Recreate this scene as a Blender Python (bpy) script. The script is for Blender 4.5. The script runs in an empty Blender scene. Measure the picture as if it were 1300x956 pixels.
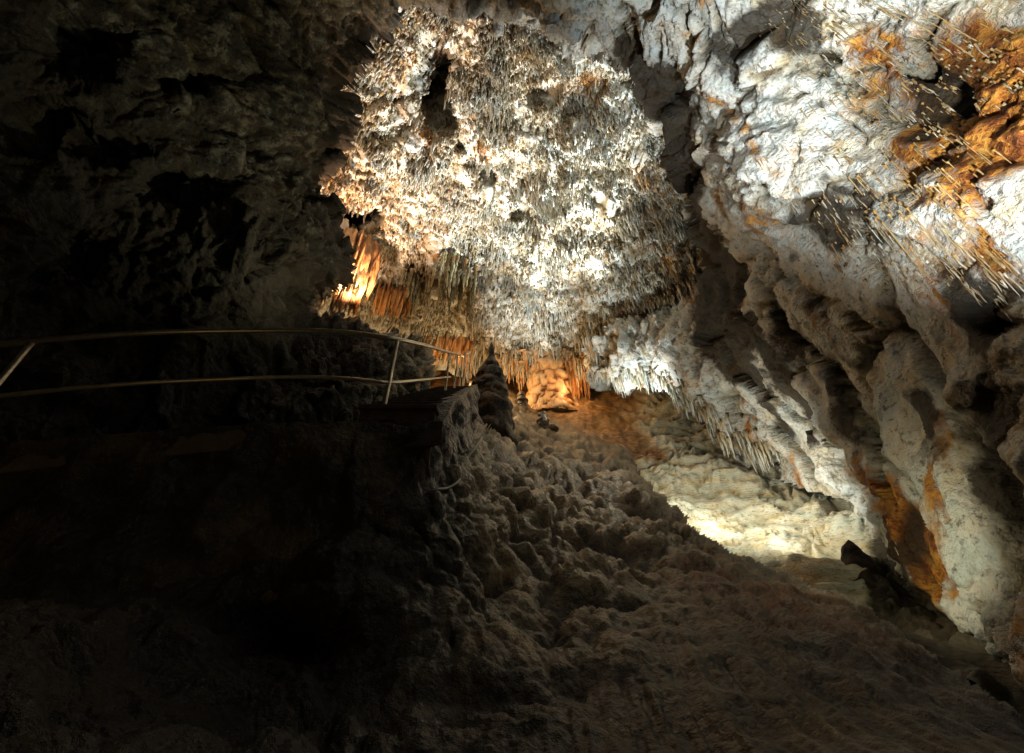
import bpy, math, random
import numpy as np
from mathutils import Vector

random.seed(7)
RNG = np.random.RandomState(7)
scene = bpy.context.scene
COL = scene.collection

# ------------------------------------------------------------------ camera
FPX, CX, CY, PITCH = 505.0, 650.0, 433.0, math.radians(34.6)
CAMZ = 1.6
CAM = np.array([0.0, 0.0, CAMZ])
SP, CP = math.sin(PITCH), math.cos(PITCH)

cd = bpy.data.cameras.new('camera')
cam = bpy.data.objects.new('camera', cd)
COL.objects.link(cam)
cam.location = CAM
cam.rotation_euler = (math.pi / 2 + PITCH, 0, 0)
cd.sensor_width = 36.0
cd.lens = 36.0 * FPX / 1300.0
cd.shift_y = -45.0 / 1300.0
cd.clip_start = 0.05
cd.clip_end = 500
scene.camera = cam


def P(px, py, r):
    """point seen in the direction of photo pixel (px,py) at distance r"""
    px, py, r = np.asarray(px, float), np.asarray(py, float), np.asarray(r, float)
    x = (px - CX) / FPX
    y = (CY - py) / FPX
    d = np.stack([x, CP - SP * y, SP + CP * y], -1)
    d /= np.linalg.norm(d, axis=-1, keepdims=True)
    return CAM + d * r[..., None]


# ------------------------------------------------------------------ noise
_perm = np.random.RandomState(3).permutation(256)
_perm = np.concatenate([_perm, _perm, _perm]).astype(np.int32)
_g = np.random.RandomState(4).normal(size=(256, 3))
_g /= np.linalg.norm(_g, axis=1, keepdims=True)


def perlin(p):
    i = np.floor(p).astype(np.int64)
    f = p - i
    u = f * f * f * (f * (f * 6 - 15) + 10)
    i &= 255
    out = 0
    for dx in (0, 1):
        wx = u[:, 0] if dx else 1 - u[:, 0]
        a = _perm[i[:, 0] + dx]
        for dy in (0, 1):
            wy = u[:, 1] if dy else 1 - u[:, 1]
            b = _perm[a + i[:, 1] + dy]
            for dz in (0, 1):
                wz = u[:, 2] if dz else 1 - u[:, 2]
                h = _perm[b + i[:, 2] + dz]
                g = _g[h]
                dot = g[:, 0] * (f[:, 0] - dx) + g[:, 1] * (f[:, 1] - dy) + g[:, 2] * (f[:, 2] - dz)
                out = out + wx * wy * wz * dot
    return out * 1.5


def fbm(p, octv=4, gain=0.5, lac=2.03):
    a, s = 1.0, 0
    for k in range(octv):
        s = s + a * perlin(p + 17.3 * k)
        p = p * lac
        a *= gain
    return s


def ridged(p, octv=4, gain=0.5):
    a, s = 1.0, 0
    for k in range(octv):
        s = s + a * (1 - 2 * np.abs(perlin(p + 31.7 * k)))
        p = p * 2.07
        a *= gain
    return s


def billow(p, octv=3, gain=0.5):
    a, s = 1.0, 0
    for k in range(octv):
        s = s + a * (np.abs(perlin(p + 11.7 * k)) * 2 - 0.5)
        p = p * 2.1
        a *= gain
    return s


def worley(p, seed=0):
    """distance to nearest and second nearest jittered cell point"""
    i = np.floor(p).astype(np.int64)
    f1 = np.full(len(p), 9.0)
    f2 = np.full(len(p), 9.0)
    tab = np.random.RandomState(50 + seed).rand(256, 3)
    for dx in (-1, 0, 1):
        for dy in (-1, 0, 1):
            for dz in (-1, 0, 1):
                c = i + np.array([dx, dy, dz])
                cc = c & 255
                h = _perm[_perm[_perm[cc[:, 0]] + cc[:, 1]] + cc[:, 2]]
                d = np.linalg.norm(c + tab[h] - p, axis=1)
                f2 = np.minimum(f2, np.maximum(f1, d))
                f1 = np.minimum(f1, d)
    return f1, f2


def facets(p, seed=0, tilt=1.0):
    """broken rock: every cell a tilted plane of its own; also the distance to the cell border"""
    i = np.floor(p).astype(np.int64)
    n = len(p)
    f1 = np.full(n, 9.0)
    f2 = np.full(n, 9.0)
    hh = np.zeros(n, np.int64)
    off = np.zeros((n, 3))
    tab = np.random.RandomState(150 + seed).rand(256, 3)
    gr = np.random.RandomState(250 + seed).normal(size=(256, 3)) * tilt
    lv = np.random.RandomState(350 + seed).rand(256) - .5
    for dx in (-1, 0, 1):
        for dy in (-1, 0, 1):
            for dz in (-1, 0, 1):
                c = i + np.array([dx, dy, dz])
                cc = c & 255
                h = _perm[_perm[_perm[cc[:, 0]] + cc[:, 1]] + cc[:, 2]]
                o = p - (c + tab[h])
                d = np.linalg.norm(o, axis=1)
                near = d < f1
                f2 = np.where(near, f1, np.minimum(f2, d))
                hh = np.where(near, h, hh)
                off[near] = o[near]
                f1 = np.where(near, d, f1)
    return np.sum(gr[hh] * off, 1) + .6 * lv[hh], f2 - f1


def sstep(a, b, x):
    t = np.clip((x - a) / (b - a), 0, 1)
    return t * t * (3 - 2 * t)


# ------------------------------------------------------------------ smooth surface through control points
class TPS:
    def __init__(self, pts, reg=2e-3):
        a = np.array(pts, float)
        self.c = a[:, :2] / 300.0
        v = np.log(a[:, 2])
        n = len(a)
        K = self._k(np.linalg.norm(self.c[:, None] - self.c[None], axis=2)) + reg * np.eye(n)
        Q = np.hstack([np.ones((n, 1)), self.c])
        A = np.zeros((n + 3, n + 3))
        A[:n, :n] = K
        A[:n, n:] = Q
        A[n:, :n] = Q.T
        self.w = np.linalg.solve(A, np.concatenate([v, np.zeros(3)]))

    @staticmethod
    def _k(r):
        return np.where(r > 1e-9, r * r * np.log(np.maximum(r, 1e-9)), 0)

    def __call__(self, px, py):
        q = np.stack([np.ravel(px), np.ravel(py)], 1) / 300.0
        out = np.empty(len(q))
        n = len(self.c)
        for s in range(0, len(q), 40000):
            b = q[s:s + 40000]
            K = self._k(np.linalg.norm(b[:, None] - self.c[None], axis=2))
            out[s:s + 40000] = K @ self.w[:n] + self.w[n] + b @ self.w[n + 1:]
        return np.exp(out).reshape(np.shape(px))


def poly_sd(poly, px, py):
    """signed distance (px), positive inside the polygon"""
    q = np.stack([np.ravel(px), np.ravel(py)], 1)
    a = np.array(poly, float)
    b = np.roll(a, -1, 0)
    d = np.full(len(q), 1e9)
    ins = np.zeros(len(q), bool)
    for (x0, y0), (x1, y1) in zip(a, b):
        e = np.array([x1 - x0, y1 - y0])
        w = q - (x0, y0)
        t = np.clip((w @ e) / (e @ e + 1e-12), 0, 1)
        d = np.minimum(d, np.linalg.norm(w - t[:, None] * e, axis=1))
        cond = ((y0 > q[:, 1]) != (y1 > q[:, 1]))
        with np.errstate(divide='ignore', invalid='ignore'):
            xi = (x1 - x0) * (q[:, 1] - y0) / (y1 - y0 if y1 != y0 else 1e-9) + x0
        ins ^= cond & (q[:, 0] < xi)
    return np.where(ins, d, -d).reshape(np.shape(px))


def mesh_from(name, V, Fq, mat, attrs=None, parent=None, smooth=True):
    me = bpy.data.meshes.new(name)
    V = np.ascontiguousarray(V, np.float32)
    Fq = np.ascontiguousarray(Fq, np.int32)
    k = Fq.shape[1]
    me.vertices.add(len(V))
    me.vertices.foreach_set('co', V.ravel())
    me.loops.add(Fq.size)
    me.loops.foreach_set('vertex_index', Fq.ravel())
    me.polygons.add(len(Fq))
    me.polygons.foreach_set('loop_start', np.arange(0, Fq.size, k, dtype=np.int32))
    me.polygons.foreach_set('use_smooth', np.full(len(Fq), smooth))
    for an, av in (attrs or {}).items():
        at = me.attributes.new(an, 'FLOAT', 'POINT')
        at.data.foreach_set('value', np.ascontiguousarray(av, np.float32))
    me.update(calc_edges=True)
    me.validate()
    me.materials.append(mat)
    o = bpy.data.objects.new(name, me)
    COL.objects.link(o)
    if parent:
        o.parent = parent
    return o


def tag(o, label=None, cat=None, group=None, kind=None):
    if label: o['label'] = label
    if cat: o['category'] = cat
    if group: o['group'] = group
    if kind: o['kind'] = kind
    return o


def empty(name, loc, label, cat, group=None):
    o = bpy.data.objects.new(name, None)
    COL.objects.link(o)
    o.location = loc
    o.empty_display_size = 0.1
    return tag(o, label, cat, group)


def grid_patch(x0, x1, y0, y1, step):
    xs = np.arange(x0, x1 + step, step)
    ys = np.arange(y0, y1 + step, step)
    return np.meshgrid(xs, ys)


def grid_normals(V):
    du = np.gradient(V, axis=1)
    dv = np.gradient(V, axis=0)
    n = np.cross(dv, du)
    n /= np.linalg.norm(n, axis=-1, keepdims=True) + 1e-12
    flip = np.sum(n * (CAM - V), -1) < 0
    n[flip] *= -1
    return n


def blur(a, n):
    for _ in range(n):
        p = np.pad(a, ((1, 1), (1, 1)) + ((0, 0),) * (a.ndim - 2), mode='edge')
        a = (p[:-2, 1:-1] + p[2:, 1:-1] + p[1:-1, :-2] + p[1:-1, 2:] + 2 * a) / 6
    return a


def quads(shape, keep):
    """keep: bool per vertex grid; faces whose four corners are kept, vertices compacted"""
    h, w = shape
    idx = np.arange(h * w).reshape(h, w)
    k = keep[:-1, :-1] & keep[1:, :-1] & keep[:-1, 1:] & keep[1:, 1:]
    f = np.stack([idx[:-1, :-1][k], idx[1:, :-1][k], idx[1:, 1:][k], idx[:-1, 1:][k]], 1)
    return f


def compact(F):
    u, inv = np.unique(F, return_inverse=True)
    return u, inv.reshape(F.shape)


def blobs(V, lst):
    """soft sum of spheres (px,py,r,radius,weight) in the world"""
    s = np.zeros(len(V))
    for (px, py, r, rad, w) in lst:
        c = P(px, py, r)
        s += w * np.exp(-np.sum((V - c) ** 2, 1) / (rad * rad))
    return s


# ------------------------------------------------------------------ materials
def nod(nt, typ, **kw):
    n = nt.nodes.new(typ)
    for k, v in kw.items():
        setattr(n, k, v)
    return n


def rock_mat(name, low, mid, high, stain, stain2=None, scale=1.0, bump=0.5, rough=0.75,
             squash=1.0, spec=0.3, fine=1.0, speck=0.7):
    """limestone: colour from the clay in its recesses (cav), broken by noise, iron stain by mask"""
    m = bpy.data.materials.new(name)
    m.use_nodes = True
    nt = m.node_tree
    nt.nodes.clear()
    L = nt.links.new
    out = nod(nt, 'ShaderNodeOutputMaterial')
    bs = nod(nt, 'ShaderNodeBsdfPrincipled')
    bs.inputs['Specular IOR Level'].default_value = spec
    L(bs.outputs[0], out.inputs[0])
    geo = nod(nt, 'ShaderNodeNewGeometry')
    mp = nod(nt, 'ShaderNodeMapping')
    mp.inputs['Scale'].default_value = (scale, scale, scale * squash)
    L(geo.outputs['Position'], mp.inputs[0])

    def noise(s, det, rgh, src=mp):
        n = nod(nt, 'ShaderNodeTexNoise')
        n.inputs['Scale'].default_value = s
        n.inputs['Detail'].default_value = det
        n.inputs['Roughness'].default_value = rgh
        L(src.outputs[0], n.inputs['Vector'])
        return n.outputs['Fac']

    def math_(op, a, b=None, c=None):
        n = nod(nt, 'ShaderNodeMath', operation=op)
        for i, v in enumerate((a, b, c)):
            if v is None: continue
            if isinstance(v, (int, float)): n.inputs[i].default_value = v
            else: L(v, n.inputs[i])
        return n.outputs[0]

    def attr(a):
        n = nod(nt, 'ShaderNodeAttribute', attribute_name=a)
        return n.outputs['Fac']

    def ramp(f, stops):
        n = nod(nt, 'ShaderNodeValToRGB')
        e = n.color_ramp.elements
        while len(e) < len(stops): e.new(0.5)
        for i, (p, c) in enumerate(stops):
            e[i].position = p
            e[i].color = (*c, 1) if len(c) == 3 else c
        L(f, n.inputs[0])
        return n.outputs['Color']

    def mix(f, a, b, mode='MIX'):
        n = nod(nt, 'ShaderNodeMix', data_type='RGBA', blend_type=mode)
        if isinstance(f, (int, float)): n.inputs[0].default_value = f
        else: L(f, n.inputs[0])
        for sock, v in ((n.inputs[6], a), (n.inputs[7], b)):
            if isinstance(v, tuple): sock.default_value = (*v, 1)
            else: L(v, sock)
        return n.outputs[2]

    n_big = noise(0.7, 5, 0.6)
    n_mid = noise(4.0, 6, 0.65)
    n_fin = noise(22.0 * fine, 4, 0.7)
    # recess + noise -> low / mid / high
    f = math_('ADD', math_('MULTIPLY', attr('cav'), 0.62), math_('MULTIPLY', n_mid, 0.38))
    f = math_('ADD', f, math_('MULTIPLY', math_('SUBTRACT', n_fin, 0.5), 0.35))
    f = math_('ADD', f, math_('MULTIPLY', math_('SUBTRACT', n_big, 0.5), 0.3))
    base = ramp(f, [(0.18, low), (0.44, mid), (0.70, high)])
    n_hue = noise(1.9, 4, 0.6)
    tint = ramp(n_hue, [(0.33, (1.0, 0.88, 0.64)), (0.48, (1.0, 0.98, 0.94)), (0.64, (0.86, 0.96, 1.0))])
    base = mix(1.0, base, tint, 'MULTIPLY')
    n_spk = noise(9.0, 5, 0.75)
    sp = nod(nt, 'ShaderNodeMapRange')
    sp.inputs[1].default_value = 0.36
    sp.inputs[2].default_value = 0.46
    sp.inputs[3].default_value = speck
    sp.inputs[4].default_value = 0.0
    L(n_spk, sp.inputs[0])
    base = mix(sp.outputs[0], base, low)
    s = math_('ADD', math_('ADD', attr('stain'), math_('MULTIPLY', math_('SUBTRACT', n_mid, 0.5), 1.5)), math_('MULTIPLY', math_('SUBTRACT', n_fin, 0.5), .5))
    sm = nod(nt, 'ShaderNodeMapRange')
    sm.inputs[1].default_value = 0.32
    sm.inputs[2].default_value = 0.75
    L(s, sm.inputs[0])
    s2 = stain2 or tuple(c * 0.45 for c in stain)
    st = ramp(math_('ADD', math_('MULTIPLY', n_mid, .65), math_('MULTIPLY', n_fin, .35)),
              [(0.38, tuple(c * .45 for c in s2)), (0.46, s2), (0.54, stain), (0.64, (stain[0] * 1.15, stain[1] * 1.6, stain[2] * 2.6))])
    c = mix(sm.outputs[0], base, st)
    # dark grime and painted-in shade by mask
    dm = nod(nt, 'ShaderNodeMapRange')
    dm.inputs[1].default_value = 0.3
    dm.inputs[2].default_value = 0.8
    L(math_('ADD', math_('ADD', attr('dirt_shade'), math_('MULTIPLY', math_('SUBTRACT', n_mid, 0.5), 1.3)), math_('MULTIPLY', math_('SUBTRACT', n_fin, 0.5), .5)), dm.inputs[0])
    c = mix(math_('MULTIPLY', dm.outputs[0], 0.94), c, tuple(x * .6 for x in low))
    L(c, bs.inputs['Base Color'])
    rr = nod(nt, 'ShaderNodeMapRange')
    rr.inputs[3].default_value = max(rough - 0.25, 0.2)
    rr.inputs[4].default_value = min(rough + 0.15, 1)
    L(n_mid, rr.inputs[0])
    L(rr.outputs[0], bs.inputs['Roughness'])
    vo = nod(nt, 'ShaderNodeTexVoronoi')
    vo.inputs['Scale'].default_value = 13.0 * fine
    vo.inputs['Randomness'].default_value = 1.0
    L(mp.outputs[0], vo.inputs['Vector'])
    h = math_('ADD', math_('MULTIPLY', n_mid, 0.5), math_('MULTIPLY', n_fin, 0.42))
    h = math_('ADD', h, math_('MULTIPLY', vo.outputs['Distance'], -0.22))
    b = nod(nt, 'ShaderNodeBump')
    b.inputs['Strength'].default_value = bump
    b.inputs['Distance'].default_value = 0.12 / scale
    L(h, b.inputs['Height'])
    L(b.outputs[0], bs.inputs['Normal'])
    return m


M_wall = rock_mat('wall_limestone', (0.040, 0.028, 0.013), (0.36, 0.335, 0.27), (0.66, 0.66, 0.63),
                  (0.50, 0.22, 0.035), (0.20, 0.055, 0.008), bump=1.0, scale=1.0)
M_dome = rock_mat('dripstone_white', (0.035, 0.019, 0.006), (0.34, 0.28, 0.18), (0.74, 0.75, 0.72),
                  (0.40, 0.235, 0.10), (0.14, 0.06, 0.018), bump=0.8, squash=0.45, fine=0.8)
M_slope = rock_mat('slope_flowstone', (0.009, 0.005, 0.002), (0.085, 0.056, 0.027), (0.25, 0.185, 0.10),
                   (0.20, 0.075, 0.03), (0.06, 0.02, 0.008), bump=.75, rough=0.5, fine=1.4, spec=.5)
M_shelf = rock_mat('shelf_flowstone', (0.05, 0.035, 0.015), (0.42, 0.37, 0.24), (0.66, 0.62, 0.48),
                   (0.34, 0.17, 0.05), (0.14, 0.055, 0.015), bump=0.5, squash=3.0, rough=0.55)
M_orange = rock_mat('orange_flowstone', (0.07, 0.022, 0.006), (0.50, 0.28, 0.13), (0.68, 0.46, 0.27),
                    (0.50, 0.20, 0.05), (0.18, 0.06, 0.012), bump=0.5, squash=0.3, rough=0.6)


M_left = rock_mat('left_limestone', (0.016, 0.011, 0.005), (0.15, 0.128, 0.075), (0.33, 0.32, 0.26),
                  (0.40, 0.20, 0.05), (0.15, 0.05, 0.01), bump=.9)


def simple_mat(name, col, rough=0.6, metal=0.0, nscale=8.0, var=0.3, bump=0.2):
    m = bpy.data.materials.new(name)
    m.use_nodes = True
    nt = m.node_tree
    bs = nt.nodes['Principled BSDF']
    geo = nod(nt, 'ShaderNodeNewGeometry')
    n = nod(nt, 'ShaderNodeTexNoise')
    n.inputs['Scale'].default_value = nscale
    n.inputs['Detail'].default_value = 8
    n.inputs['Roughness'].default_value = 0.65
    nt.links.new(geo.outputs['Position'], n.inputs['Vector'])
    r = nod(nt, 'ShaderNodeValToRGB')
    r.color_ramp.elements[0].position = 0.3
    r.color_ramp.elements[1].position = 0.7
    r.color_ramp.elements[0].color = (*[c * (1 - var) for c in col], 1)
    r.color_ramp.elements[1].color = (*[min(c * (1 + var), 1) for c in col], 1)
    nt.links.new(n.outputs['Fac'], r.inputs[0])
    nt.links.new(r.outputs[0], bs.inputs['Base Color'])
    bs.inputs['Roughness'].default_value = rough
    bs.inputs['Metallic'].default_value = metal
    b = nod(nt, 'ShaderNodeBump')
    b.inputs['Strength'].default_value = bump
    b.inputs['Distance'].default_value = 0.02
    nt.links.new(n.outputs['Fac'], b.inputs['Height'])
    nt.links.new(b.outputs[0], bs.inputs['Normal'])
    return m


M_metal = simple_mat('worn_steel', (0.50, 0.45, 0.34), 0.35, 0.7, 25, 0.25, 0.0)
M_conc = simple_mat('rough_concrete', (0.075, 0.052, 0.036), 0.85, 0, 14, 0.45, 0.6)
M_cable = simple_mat('cable_rubber', (0.10, 0.095, 0.085), 0.5, 0, 20, 0.2, 0.0)

# ------------------------------------------------------------------ the ring of near rock: left wall, roof, right wall
HOLE = [(505, 14), (535, 6), (565, 10), (600, 22), (650, 25), (700, 47), (735, 72), (800, 84), (826, 112), (835, 165),
        (856, 178), (866, 240), (880, 312), (892, 345), (880, 376), (845, 392), (800, 402), (762, 412), (744, 440), (744, 488),
        (770, 500), (800, 498), (850, 489), (880, 520), (910, 547), (945, 576), (985, 584), (1000, 604), (1040, 630),
        (1078, 640), (1104, 672), (1132, 706), (1170, 762), (1200, 782), (1240, 812), (1300, 862), (1420, 940), (1700, 1130),
        (1700, 1200), (-500, 1200), (-500, 760), (0, 720), (300, 680), (500, 610), (545, 560), (548, 500), (540, 445),
        (520, 424), (470, 412), (430, 397), (402, 392), (412, 374), (434, 352), (440, 322), (420, 282), (406, 247),
        (418, 172), (436, 106), (470, 56)]
def on_ring(lst):
    return [(x, y, float(RING(np.array([x]), np.array([y]))[0]), rad, w) for (x, y, r, rad, w) in lst]


RING = TPS([(-250, -250, 6.5), (-250, 300, 6.2), (-250, 700, 6), (0, -250, 7.5), (0, 0, 8.3), (0, 200, 7.7), (0, 400, 7.4),
            (0, 600, 7.0), (150, 100, 9.0), (150, 300, 8.2), (150, 450, 8.1), (150, 600, 7.2), (300, 0, 10), (300, 150, 10),
            (350, 330, 8.6), (300, 450, 8.6), (300, 560, 7.6), (420, 150, 11.5), (400, 240, 11.5), (430, 340, 10), (400, 400, 10),
            (450, 430, 10.5), (520, 440, 11.5), (530, 500, 10.5), (450, 500, 8.6), (500, 570, 8.2),
            (500, -30, 11), (650, 0, 11), (800, 60, 11), (500, -250, 9), (800, -250, 9), (1100, -250, 7.5),
            (850, 165, 13), (900, 100, 10.3), (868, 250, 14.2), (940, 250, 9.9), (890, 340, 15), (950, 400, 10.8),
            (800, 450, 15.5), (752, 480, 17), (880, 450, 13.3), (900, 540, 13.5), (990, 590, 11), (1000, 500, 10.2),
            (1000, 300, 9.2), (1000, 100, 9.2), (1100, 50, 8.6), (1100, 200, 7.9), (1100, 350, 7.6), (1100, 500, 8),
            (1100, 650, 8.2), (1200, 100, 7.4), (1200, 300, 6.4), (1200, 500, 6.1), (1200, 700, 6.6), (1300, 0, 7.0),
            (1300, 200, 5.8), (1280, 420, 5.9), (1300, 600, 5.0), (1300, 850, 5.0), (1550, -100, 6), (1550, 400, 4.2),
            (1550, 800, 3.9), (1550, 1000, 3.7), (1200, 790, 6.5)])


def ring_disp(V, sd, px, py):
    big = fbm(V * 0.33, 3)
    wv = V + 0.20 * np.stack([fbm(V * 1.0 + 5, 3), fbm(V * 1.0 + 25, 3), fbm(V * 1.0 + 45, 3)], 1)
    right = sstep(760, 960, px)
    rr = right[:, None]
    D = P(1260, 650, 5.7) - P(960, 330, 10.3)
    D /= np.linalg.norm(D)

    def strata(p, k):
        """squash along the bedding on the right, upright elsewhere"""
        al = (p @ D)[:, None] * D
        return rr * (p - (1 - k) * al) + (1 - rr) * p * np.array([1, 1, .62])
    q = strata(wv, .26)
    a1, e1 = facets(q * 0.95, 1, .55)
    a2, e2 = facets(q * 2.3 + 9, 2, .55)
    q3 = strata(wv, .5) * 5.2
    a3, e3 = facets(q3 + 3, 3, .55)
    r1 = ridged(q * 1.5, 4)
    fine = fbm(wv * np.array([5, 5, 3.4]), 4, 0.65)
    fine2 = ridged(wv * np.array([7, 7, 4.5]), 3, .6)
    c1 = np.exp(-(e1 / .07) ** 2)
    c2 = np.exp(-(e2 / .10) ** 2)
    sm = 1.25 - .95 * right + .70 * right * sstep(-.25, .45, fbm(V * .55 + 90, 2))
    d = 0.45 * big + 0.30 * a1 - .10 * c1 * (.3 + .7 * right) + sm * (0.12 * a2 + .04 * a3 - .03 * c2 + 0.06 * r1 + 0.045 * fine + .014 * fine2)
    flow = ridged(strata(V, .13) * 2.2 + 3, 4, .55)         # fluting along the bedding, right wall
    d = d + right * (flow * .085 - .15 * big)
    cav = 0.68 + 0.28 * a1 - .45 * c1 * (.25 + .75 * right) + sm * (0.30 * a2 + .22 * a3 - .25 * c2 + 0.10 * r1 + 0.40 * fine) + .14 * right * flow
    return d, cav


def build_ring():
    step = 2.4
    X, Y = grid_patch(-260, 1560, -240, 1010, step)
    sh = X.shape
    jx = 9 * perlin(np.stack([X.ravel() / 24, Y.ravel() / 24, np.zeros(X.size)], 1)) + 5 * perlin(np.stack([X.ravel() / 9, Y.ravel() / 9, np.ones(X.size)], 1))
    sd = -poly_sd(HOLE, X, Y) + jx.reshape(sh)       # >0 on the rock
    R = RING(X, Y)
    # rims curl back behind themselves
    R = R + (1.9 - 1.4 * sstep(960, 1060, X)) * np.exp(-np.maximum(sd, 0) / 13.0) * sstep(20, 6, R)
    # hollows in the wall
    for (cx, cy, rx, ry, dep) in [(1290, 395, 40, 40, .7), (1150, 75, 40, 12, .3), (1225, 125, 80, 14, .35), (852, 140, 12, 44, 2.0), (880, 240, 11, 70, 1.6),
                                  (1120, 640, 40, 34, .35), (960, 335, 16, 30, .5), (905, 180, 14, 60, .5), (1060, 390, 60, 14, .4), (1075, 160, 70, 8, .35),
                                  (100, 60, 60, 40, .8), (40, 160, 60, 30, .6), (130, 190, 50, 16, .5), (60, 330, 80, 50, .8),
                                  (240, 110, 40, 20, .5), (230, 240, 60, 26, .6), (780, 20, 16, 50, .4), (690, 12, 30, 12, .35)]:
        c, s = math.cos(.62), math.sin(.62)
        if cx < 850 : c, s = 1, 0
        dx, dy = X - cx, Y - cy
        u, v = dx * c + dy * s, -dx * s + dy * c
        e = (u / rx) ** 2 + (v / ry) ** 2
        R = R + dep * np.exp(-e * e)
    V = P(X, Y, R)
    N = grid_normals(blur(V, 6))
    Vf = V.reshape(-1, 3)
    kk = (sd.ravel() > -8)
    d = np.zeros(len(Vf))
    cav = np.zeros(len(Vf))
    d[kk], cav[kk] = ring_disp(Vf[kk], sd.ravel()[kk], X.ravel()[kk], Y.ravel()[kk])
    d *= 1 - sstep(960, 1060, X.ravel()) * (1 - sstep(0, 30, sd.ravel())) * .85
    scale = (R.ravel() / 10.0) ** 0.5
    V2 = (Vf + N.reshape(-1, 3) * (d * scale)[:, None])
    stain = blobs(V2, on_ring([(1140, 82, 0, .32, .8), (1170, 98, 0, .34, 1.1), (1200, 115, 0, .36, 1.2), (1230, 130, 0, .36, 1.3), (1260, 148, 0, .36, 1.3), (1290, 165, 0, .34, 1.2), (1325, 185, 0, .34, 1.0),
                       (1290, 100, 0, .3, .8), (1270, 80, 0, .3, .7), (1155, 180, 0, .2, .9), (1165, 200, 0, .2, 1.0), (1185, 215, 0, .2, .9), (1210, 232, 0, .2, .8), (1100, 60, 0, .4, .6),
                       (1070, 185, 0, .2, .8), (1090, 210, 0, .18, .9), (1060, 150, 0, .25, .5), (1110, 110, 0, .25, .5), (1160, 40, 0, .4, .55), (1230, 50, 0, .4, .6), (965, 55, 0, .35, .8),
                       (1290, 325, 0, .3, .9), (1250, 250, 0, .4, .6), (1225, 345, 0, .25, .8), (1280, 415, 0, .25, .8), (1200, 280, 0, .35, .5), (1120, 260, 0, .4, .4),
                       (1085, 585, 0, .35, .5), (1110, 612, 0, .4, .8), (1135, 642, 0, .4, .95), (1160, 670, 0, .4, .95), (1188, 700, 0, .4, .9), (1215, 730, 0, .4, .8),
                       (1150, 620, 0, .3, .35), (1200, 670, 0, .3, .35),
                       (985, 590, 0, .4, .8), (1000, 615, 0, .35, .9), (945, 500, 0, .3, .8), (935, 465, 0, .25, .6), (952, 535, 0, .3, .7), (965, 560, 0, .3, .5)]))
    brk = fbm(V2 * np.array([2.4, 2.4, .6]) + 33, 4)
    stain *= np.clip(.95 + .9 * brk, .1, 1.5)
    stain += 0.20 * (fbm(V2 * np.array([1.2, 1.2, .25]), 3) + .1)
    dirt_shade = blobs(V2, on_ring([(1280, 400, 0, .5, .7), (1120, 635, 0, .28, .8), (1140, 670, 0, .2, .6), (1165, 705, 0, .3, .8), (1180, 735, 0, .3, .7),
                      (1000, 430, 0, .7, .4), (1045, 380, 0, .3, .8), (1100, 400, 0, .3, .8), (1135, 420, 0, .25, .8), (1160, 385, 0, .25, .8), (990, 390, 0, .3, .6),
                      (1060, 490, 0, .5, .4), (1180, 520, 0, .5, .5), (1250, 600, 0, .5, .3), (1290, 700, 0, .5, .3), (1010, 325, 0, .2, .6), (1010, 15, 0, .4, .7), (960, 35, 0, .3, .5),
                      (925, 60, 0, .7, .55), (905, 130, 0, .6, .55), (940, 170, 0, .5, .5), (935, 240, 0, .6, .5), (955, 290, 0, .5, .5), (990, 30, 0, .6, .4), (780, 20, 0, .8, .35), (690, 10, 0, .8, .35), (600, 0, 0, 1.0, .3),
                      (1010, 470, 0, .8, .45), (1080, 430, 0, .6, .4), (1120, 540, 0, .6, .35), (1120, 140, 0, .15, .5), (1180, 165, 0, .2, .6), (1160, 100, 0, .2, .5)]))  # dark patches; in hollows and gaps they put shade into the colour
    dirt_shade *= np.clip(.95 + 1.2 * fbm(V2 * np.array([1.5, 1.5, .6]) + 51, 4), 0, 1.8)
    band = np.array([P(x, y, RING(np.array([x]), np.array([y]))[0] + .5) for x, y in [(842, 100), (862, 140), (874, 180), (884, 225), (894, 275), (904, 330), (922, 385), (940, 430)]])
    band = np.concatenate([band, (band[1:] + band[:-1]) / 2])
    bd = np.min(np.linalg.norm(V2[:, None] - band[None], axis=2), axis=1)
    dirt_shade += 1.6 * sstep(1.45, .6, bd + .45 * fbm(V2 * 1.1 + 3, 3))  # cleft painted near black to stand in for its shadow
    rm = sstep(1.5, 3.0, V2[:, 0])
    patch = fbm(V2 * np.array([.75, .75, .42]) + 60, 4)
    dirt_shade += rm * (.8 * sstep(.0, .7, patch) * sstep(9.0, 6.5, V2[:, 2]) + .35 * sstep(.2, .8, patch))
    dirt_shade += .85 * np.exp(-np.maximum(sd.ravel(), 0) / 12) * (X.ravel() < 850) * (Y.ravel() < 400)  # rim of the opening painted darker to hold back lamp spill
    ochre = fbm(V2 * np.array([1.5, 1.5, .35]) + 80, 4)
    stain += rm * .62 * sstep(.1, .75, ochre)
    dirt_shade += sstep(-1.5, -4.5, V2[:, 0]) * 0.75 + sstep(9, 6, V2[:, 2]) * sstep(0, -2, V2[:, 0]) * .4  # left rock darkened in its colour as painted shade
    keep = (sd > 0)
    F = quads(sh, keep)
    fx = X.ravel()[F].mean(1)
    fy = Y.ravel()[F].mean(1)
    left = fx < 395 + 0.12 * (fy - 0)
    left |= (fx < 560) & (fy > 380)
    roof = (~left) & (fx < 880 + 0.1 * fy) & (fy < 190)
    right = ~(left | roof)
    objs = []
    for nm, sel in (('cave_wall_left', left), ('cave_ceiling', roof), ('cave_wall_right', right)):
        u, Fi = compact(F[sel])
        o = mesh_from(nm, V2[u], Fi, M_left if nm == 'cave_wall_left' else M_wall, {'cav': cav[u], 'stain': stain[u], 'dirt_shade': dirt_shade[u]})
        tag(o, kind='structure')
        objs.append(o)
    return X, Y, sd, V2.reshape(*sh, 3), N


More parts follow.
